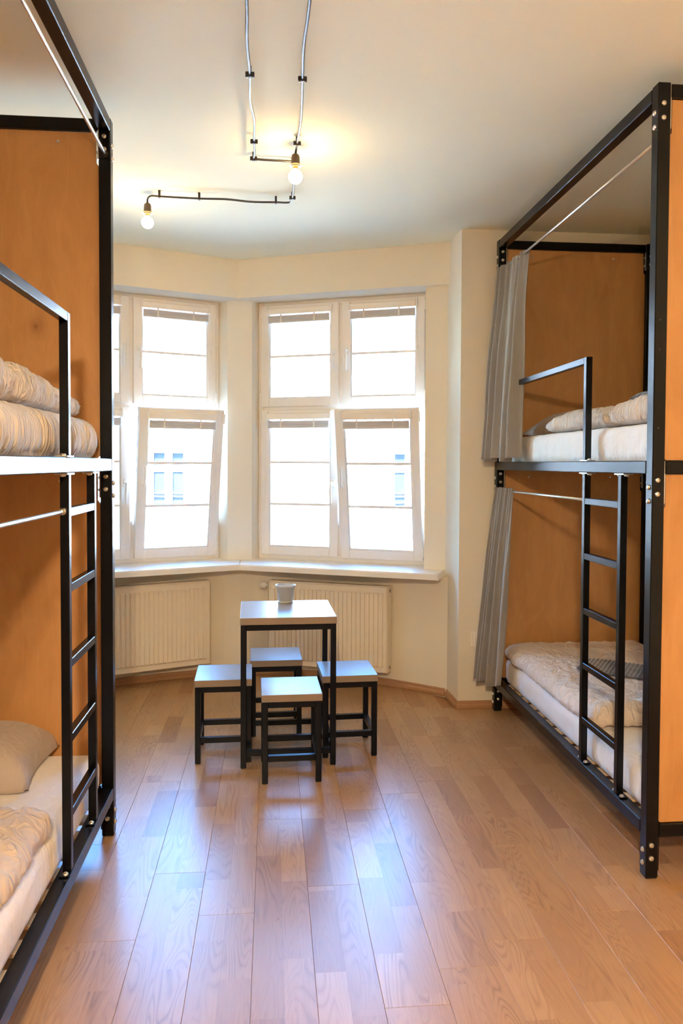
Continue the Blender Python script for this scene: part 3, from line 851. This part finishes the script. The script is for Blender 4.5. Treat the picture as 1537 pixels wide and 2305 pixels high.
curtain('grey curtain bunched on the lower rod in front of the wall outlet', [(1.458, 4.885), (1.474, 4.74), (1.486, 4.60)], [(1.325, 4.84), (1.37, 4.76), (1.435, 4.66)], 4.2, 1.472, 0.232, 1.9, 0.014, 0.042)

# ================================================================ table and stools
def frame_table(root, w, d, top_z, slab, tube_w, str_z, seat_name, mat='seat'):
    hw, hd = w/2, d/2
    box(seat_name, (-hw, -hd, top_z-slab), (hw, hd, top_z), mat, root, 0.0015)
    t = tube_w; zt = top_z-slab-0.001
    for sx in (-1, 1):
        for sy in (-1, 1):
            xa, ya = sx*(hw-0.003), sy*(hd-0.003)
            lg = box('leg', (xa, ya, 0.003), (xa-sx*t, ya-sy*t, zt), 'dark_tube', root, 0.002)
            box('foot_pad', (xa-sx*0.002, ya-sy*0.002, 0), (xa-sx*(t-0.002), ya-sy*(t-0.002), 0.005), 'rubber', lg, 0.001)
    for za, zb, nm in ((zt-t, zt, 'apron'), (str_z-t, str_z, 'stretcher')):
        for s in (-1, 1):
            xa, ya = s*(hw-0.004), s*(hd-0.004)
            box(nm, (-hw+0.003+t, ya, za), (hw-0.003-t, ya-s*(t-0.002), zb), 'dark_tube', root, 0.002)
            box(nm, (xa, -hd+0.003+t, za), (xa-s*(t-0.002), hd-0.003-t, zb), 'dark_tube', root, 0.002)
tb = empty('table', (0.086, 4.325, 0), (0, 0, math.radians(1.5)))
tag(tb, 'small square high table with greige top and black tube legs', 'table')
frame_table(tb, 0.515, 0.51, 0.806, 0.038, 0.030, 0.095, 'tabletop')
def stool(label, x, y, deg):
    s = empty('stool', (x, y, 0), (0, 0, math.radians(deg)))
    tag(s, label, 'stool', 'low square stools around the table')
    frame_table(s, 0.308, 0.325, 0.456, 0.037, 0.030, 0.143, 'seat'); return s
stool('square stool in front of the table with pinkish reflections on its seat', 0.101, 4.020, 1.5)
stool('square stool on the table side that faces the bed without curtains', -0.262, 4.310, 1.5)
stool('square stool on the table side that faces the curtained bed', 0.428, 4.345, 2.5)
stool('square stool behind the table, seen through the table legs', 0.026, 4.705, 1.5)

pot = empty('flower_pot', (0.083, 4.525, 0.806)); tag(pot, 'small pale grey plant pot on the square table', 'plant pot')
bm = bmesh.new(); lathe(bm, [(0.0, 0.012), (0.040, 0.012), (0.041, 0.004), (0.0425, 0.014), (0.045, 0.02), (0.054, 0.088), (0.059, 0.092), (0.0605, 0.098), (0.0605, 0.104), (0.057, 0.106), (0.054, 0.100), (0.043, 0.022), (0, 0.02)], 32, close=False)
obj('pot_body', bm, 'pot_grey', pot, smooth=True)
bm = bmesh.new(); lathe(bm, [(0, 0), (0.044, 0.0), (0.046, 0.003), (0.046, 0.010), (0.043, 0.012), (0.041, 0.005), (0, 0.005)], 32, close=False); obj('pot_base', bm, 'pot_grey', pot, smooth=True)

# ================================================================ radiators
def radiator(label, sg, rotz, s0, s1, knob):
    Rr = empty('radiator', A0, (0, 0, rotz)); tag(Rr, label, 'radiator', 'cream panel radiators under the sill')
    S = lambda s: s*sg
    lo, hi = min(S(s0), S(s1)), max(S(s0), S(s1)); yf, yb = -0.030, 0.072; z0, z1 = 0.118, 0.745
    bm = bmesh.new()
    cbox(bm, (lo+0.006, yf, z0+0.004), (hi-0.006, yf+0.012, z1-0.004), 0.005)
    pitch = 0.0333; n = int((hi-lo-0.06)/pitch); off = (hi-lo-n*pitch)/2
    for k in range(n):
        xa = lo+off+k*pitch+0.006; xb = xa+pitch-0.012
        za, zb = z0+0.055, z1-0.055
        A = [bm.verts.new(p) for p in ((xa-0.004, yf+0.001, za-0.012), (xb+0.004, yf+0.001, za-0.012), (xb+0.004, yf+0.001, zb+0.012), (xa-0.004, yf+0.001, zb+0.012))]
        B = [bm.verts.new(p) for p in ((xa, yf-0.011, za), (xb, yf-0.011, za), (xb, yf-0.011, zb), (xa, yf-0.011, zb))]
        for q in range(4): bm.faces.new([A[q], A[(q+1) % 4], B[(q+1) % 4], B[q]])
        bm.faces.new(B)
    obj('front_panel', bm, 'radiator_enamel', Rr)
    box('rear_panel', (lo+0.006, yb-0.012, z0+0.004), (hi-0.006, yb, z1-0.004), 'radiator_enamel', Rr, 0.004)
    box('convector', (lo+0.02, yf+0.014, z0+0.05), (hi-0.02, yb-0.014, z1-0.03), 'radiator_dark', Rr, 0)
    for xe in (lo, hi-0.004):
        sp = box('side_panel', (xe, yf-0.002, z0), (xe+0.004, yb+0.002, z1), 'radiator_enamel', Rr, 0.0015)
        for zz in (z0+0.035, z1-0.035):
            bm = bmesh.new(); lathe(bm, [(0.013, -0.001), (0.013, 0.003), (0.008, 0.005), (0, 0.005)], 14)
            obj('plug', bm, 'radiator_dark', sp, loc=(xe if xe == lo else xe+0.004, (yf+yb)/2+0.01, zz), rot=ROT['-x' if xe == lo else '+x'])
    bm = bmesh.new()
    for ya, yc in ((yf-0.002, yf+0.010), (yb-0.010, yb+0.002)): cbox(bm, (lo, ya, z1-0.004), (hi, yc, z1+0.004), 0.0015)
    m_ = (lo+hi)/2
    for xa in (lo, m_-0.006, hi-0.012): cbox(bm, (xa, yf+0.01, z1-0.004), (xa+0.012, yb-0.01, z1+0.003), 0.0015)
    x = lo+0.018
    while x < hi-0.02:
        if abs(x-m_) > 0.008: cbox(bm, (x, yf+0.010, z1-0.003), (x+0.0035, yb-0.010, z1+0.001), 0)
        x += 0.0105
    obj('top_grille', bm, 'radiator_enamel', Rr)
    for xx in (lo+0.15, hi-0.15): box('wall_bracket', (xx, yb, 0.35), (xx+0.03, yb+0.12, 0.60), 'radiator_enamel', Rr, 0.002)
    if knob:
        bm = bmesh.new(); lathe(bm, [(0.012, 0), (0.012, 0.014), (0.022, 0.018), (0.027, 0.026), (0.028, 0.052), (0.025, 0.066), (0.015, 0.074), (0, 0.075)], 20)
        v = obj('thermostat_valve', bm, 'white_plastic', Rr, smooth=True, loc=(lo-0.004, 0.0, z1-0.038), rot=ROT['-x'])
        bm = bmesh.new(); lathe(bm, [(0.011, -0.002), (0.0135, 0.002), (0.0135, 0.016), (0.011, 0.020)], 12); obj('valve_nut', bm, 'zinc', v)
    return Rr
radiator('cream ribbed panel radiator behind the table with a round thermostat knob', 1, -RA, 0.262, 1.192, True)
radiator('cream ribbed panel radiator partly hidden behind the bunk post', -1, LA, 0.222, 1.16, False)

# ================================================================ outlet
ou = empty('wall_outlet', (1.372, Y_F, 0.468)); tag(ou, 'cream double power outlet on the wall beside the lower curtain', 'outlet')
box('back_plate', (-0.050, -0.010, -0.051), (0.040, 0, 0.051), 'outlet_cream', ou, 0.003)
fp = box('face_plate', (-0.034, -0.017, -0.049), (0.038, -0.009, 0.049), 'outlet_cream', ou, 0.003)
for zz in (-0.0225, 0.0225):
    bm = bmesh.new(); lathe(bm, [(0.0215, -0.001), (0.0215, 0.003), (0.0195, 0.0035), (0.0185, 0.0005), (0, 0.0005)], 24)
    sk = obj('socket', bm, 'outlet_cream', fp, loc=(0.002, -0.017, zz), rot=ROT['-y'])
    bm = bmesh.new()
    for px, pz in ((-0.0095, 0), (0.0095, 0), (0, 0.012)):
        lathe(bm, [(0.0027, 0), (0.0027, 0.0012), (0, 0.0012)], 10, Matrix.Translation((px, pz, 0.0005)))
    obj('pin_hole', bm, 'outlet_hole', sk)

# ================================================================ lamps and cables
CZ = 3.128
def lamp(label, x, y, ztop, group):
    Lm = empty('pendant_bulb_lamp', (x, y, CEIL)); tag(Lm, label, 'lamp', group)
    z = ztop-CEIL
    bm = bmesh.new(); lathe(bm, [(0.005, z+0.004), (0.011, z), (0.018, z-0.006), (0.0205, z-0.016), (0.0210, z-0.046), (0.0225, z-0.050), (0.0225, z-0.060), (0.017, z-0.060)], 20)
    so_ = obj('lamp_holder', bm, 'socket_brown', Lm, smooth=False)
    bm = bmesh.new(); lathe(bm, [(0.022, z-0.051), (0.031, z-0.053), (0.031, z-0.057), (0.022, z-0.056)], 20, close=False); obj('holder_ring', bm, 'brass', Lm)
    bm = bmesh.new(); lathe(bm, [(0.0135, z-0.056), (0.0135, z-0.074), (0.012, z-0.076)], 16); obj('bulb_cap', bm, 'brass', Lm)
    bm = bmesh.new()
    zc = z-0.108; R_ = 0.034
    prof = [(0.0125, z-0.072), (0.0150, z-0.077)] + [(R_*math.sin(a), zc+R_*math.cos(a)) for a in [0.75+(PI-0.75)*k/14 for k in range(15)]]
    prof[-1] = (0, zc-R_)
    lathe(bm, prof, 24); obj('bulb', bm, 'bulb', Lm, smooth=True)
    return Lm
def clamp(parent, x, y, along='y', flat=False):
    bm = bmesh.new()
    if flat: cbox(bm, (-0.006, -0.011, CZ-0.009-CEIL), (0.006, 0.011, 0), 0.002)
    else:
        cbox(bm, (-0.0175, -0.008, CZ-0.010-CEIL), (0.0175, 0.008, CZ+0.009-CEIL), 0.002)
        cbox(bm, (-0.006, -0.006, CZ+0.008-CEIL), (0.006, 0.006, 0), 0.001)
    o = obj('cable_clip', bm, 'black_plastic', parent, loc=(x, y, CEIL))
    for q in (() if flat else (-0.011, 0.011)):
        bm = bmesh.new(); lathe(bm, [(0.004, 0), (0.004, -0.002), (0, -0.0035)], 8); obj('clip_screw', bm, 'zinc', o, loc=(q, 0, CZ-0.010-CEIL))
    return o
def cable(label, pts, clips, group='surface cables on the ceiling'):
    bm = bmesh.new(); tube(bm, smooth_path(pts, 8), 0.0058, 10)
    c = empty('ceiling_cable'); tag(c, label, 'cable', group)
    obj('cable_run', bm, 'cable_sleeve', c, smooth=True)
    for x, y, f in clips: clamp(c, x, y, flat=f)
    return c
l1 = (0.112, 3.75); l2 = (-0.705, 4.50)
cable('ceiling cable that bends twice to feed the far left bulb', [(-0.085, Y_B, CZ), (-0.083, 0.6, CZ), (-0.086, 2.0, CZ), (-0.0835, 2.57, CZ), (-0.090, 2.80, CZ), (-0.086, 3.045, CZ), (-0.091, 3.25, CZ), (-0.078, 3.45, CZ), (-0.084, 3.666, CZ),
      (-0.084, 3.80, CZ), (-0.090, 3.862, CZ), (-0.070, 3.874, CZ), (0.0, 3.880, CZ), (0.085, 3.884, CZ), (0.112, 3.90, CZ), (0.115, 4.0, CZ), (0.117, 4.2, CZ), (0.115, 4.40, CZ), (0.108, 4.47, CZ), (0.085, 4.492, CZ),
      (0.022, 4.492, CZ), (-0.12, 4.498, CZ), (-0.26, 4.470, CZ), (-0.412, 4.475, CZ), (-0.633, 4.462, CZ), (-0.680, 4.462, CZ), (-0.700, 4.475, CZ-0.012), (l2[0], l2[1], 3.098)],
      [(-0.085, 0.9, 0), (-0.086, 2.0, 0), (-0.086, 3.045, 0), (-0.084, 3.666, 0), (-0.091, 3.868, 0), (0.115, 4.408, 0), (0.022, 4.490, 1), (-0.412, 4.474, 1), (-0.633, 4.463, 1)])
cable('ceiling cable running straight to the nearer bulb', [(0.121, Y_B, CZ), (0.118, 0.6, CZ), (0.122, 2.0, CZ), (0.121, 2.55, CZ), (0.113, 2.82, CZ), (0.118, 3.06, CZ), (0.124, 3.28, CZ), (0.125, 3.45, CZ), (0.117, 3.667, CZ), (0.114, 3.72, CZ-0.004), (l1[0], l1[1], 3.108)],
      [(0.12, 0.9, 0), (0.122, 2.0, 0), (0.118, 3.06, 0), (0.117, 3.667, 0)])
lamp('lit bare bulb hanging from the straight cable in the ceiling centre', l1[0], l1[1], 3.112, 'bare bulbs on the ceiling cables')
lamp('lit bare bulb hanging from the far end of the bent cable', l2[0], l2[1], 3.100, 'bare bulbs on the ceiling cables')
def globe(label, x, y, drop, rad):
    Lm = empty('globe_lamp', (x, y, CEIL)); tag(Lm, label, 'lamp', 'ceiling globe lamps')
    bm = bmesh.new(); lathe(bm, [(0.05, 0), (0.05, -0.02), (0.012, -0.03), (0.010, -drop)], 20); obj('ceiling_rose', bm, 'black_plastic', Lm)
    bm = bmesh.new(); lathe(bm, [(0.03, -drop)] + [(rad*math.sin(a), -drop-rad+0.004+rad*math.cos(a)) for a in [0.25+(PI-0.25)*k/16 for k in range(16)]] + [(0, -drop-2*rad+0.004)], 28); obj('opal_globe', bm, 'globe', Lm, smooth=True)
globe('opal globe lamp above the aisle end of the curtained bunk', 1.75, 1.20, 0.30, 0.065)
pd = empty('added_pendant_lamp', (-0.15, -0.55, CEIL)); tag(pd, 'added dome pendant lamp, unseen behind the camera, brightening the lower room', 'lamp')  # added fill lamp out of view, brightens floor, beds and lower walls
bm = bmesh.new(); lathe(bm, [(0.05, 0), (0.05, -0.02), (0.008, -0.03), (0.006, -0.56)], 20); obj('cord', bm, 'black_plastic', pd)
bm = bmesh.new(); lathe(bm, [(0.02, -0.52), (0.05, -0.53), (0.15, -0.58), (0.23, -0.66), (0.235, -0.70), (0.228, -0.70), (0.222, -0.665), (0.145, -0.59), (0.05, -0.54), (0.02, -0.53)], 32, close=False); obj('dome_shade', bm, 'shade_metal', pd, smooth=True)  # dome added to keep the fill light off the ceiling
bm = bmesh.new(); lathe(bm, [(0.025, -0.56)] + [(0.085*math.sin(a), -0.705+0.085*math.cos(a)) for a in [0.35+(PI-0.35)*k/14 for k in range(14)]] + [(0, -0.79)], 24); obj('opal_globe', bm, 'pendant_globe', pd, smooth=True)
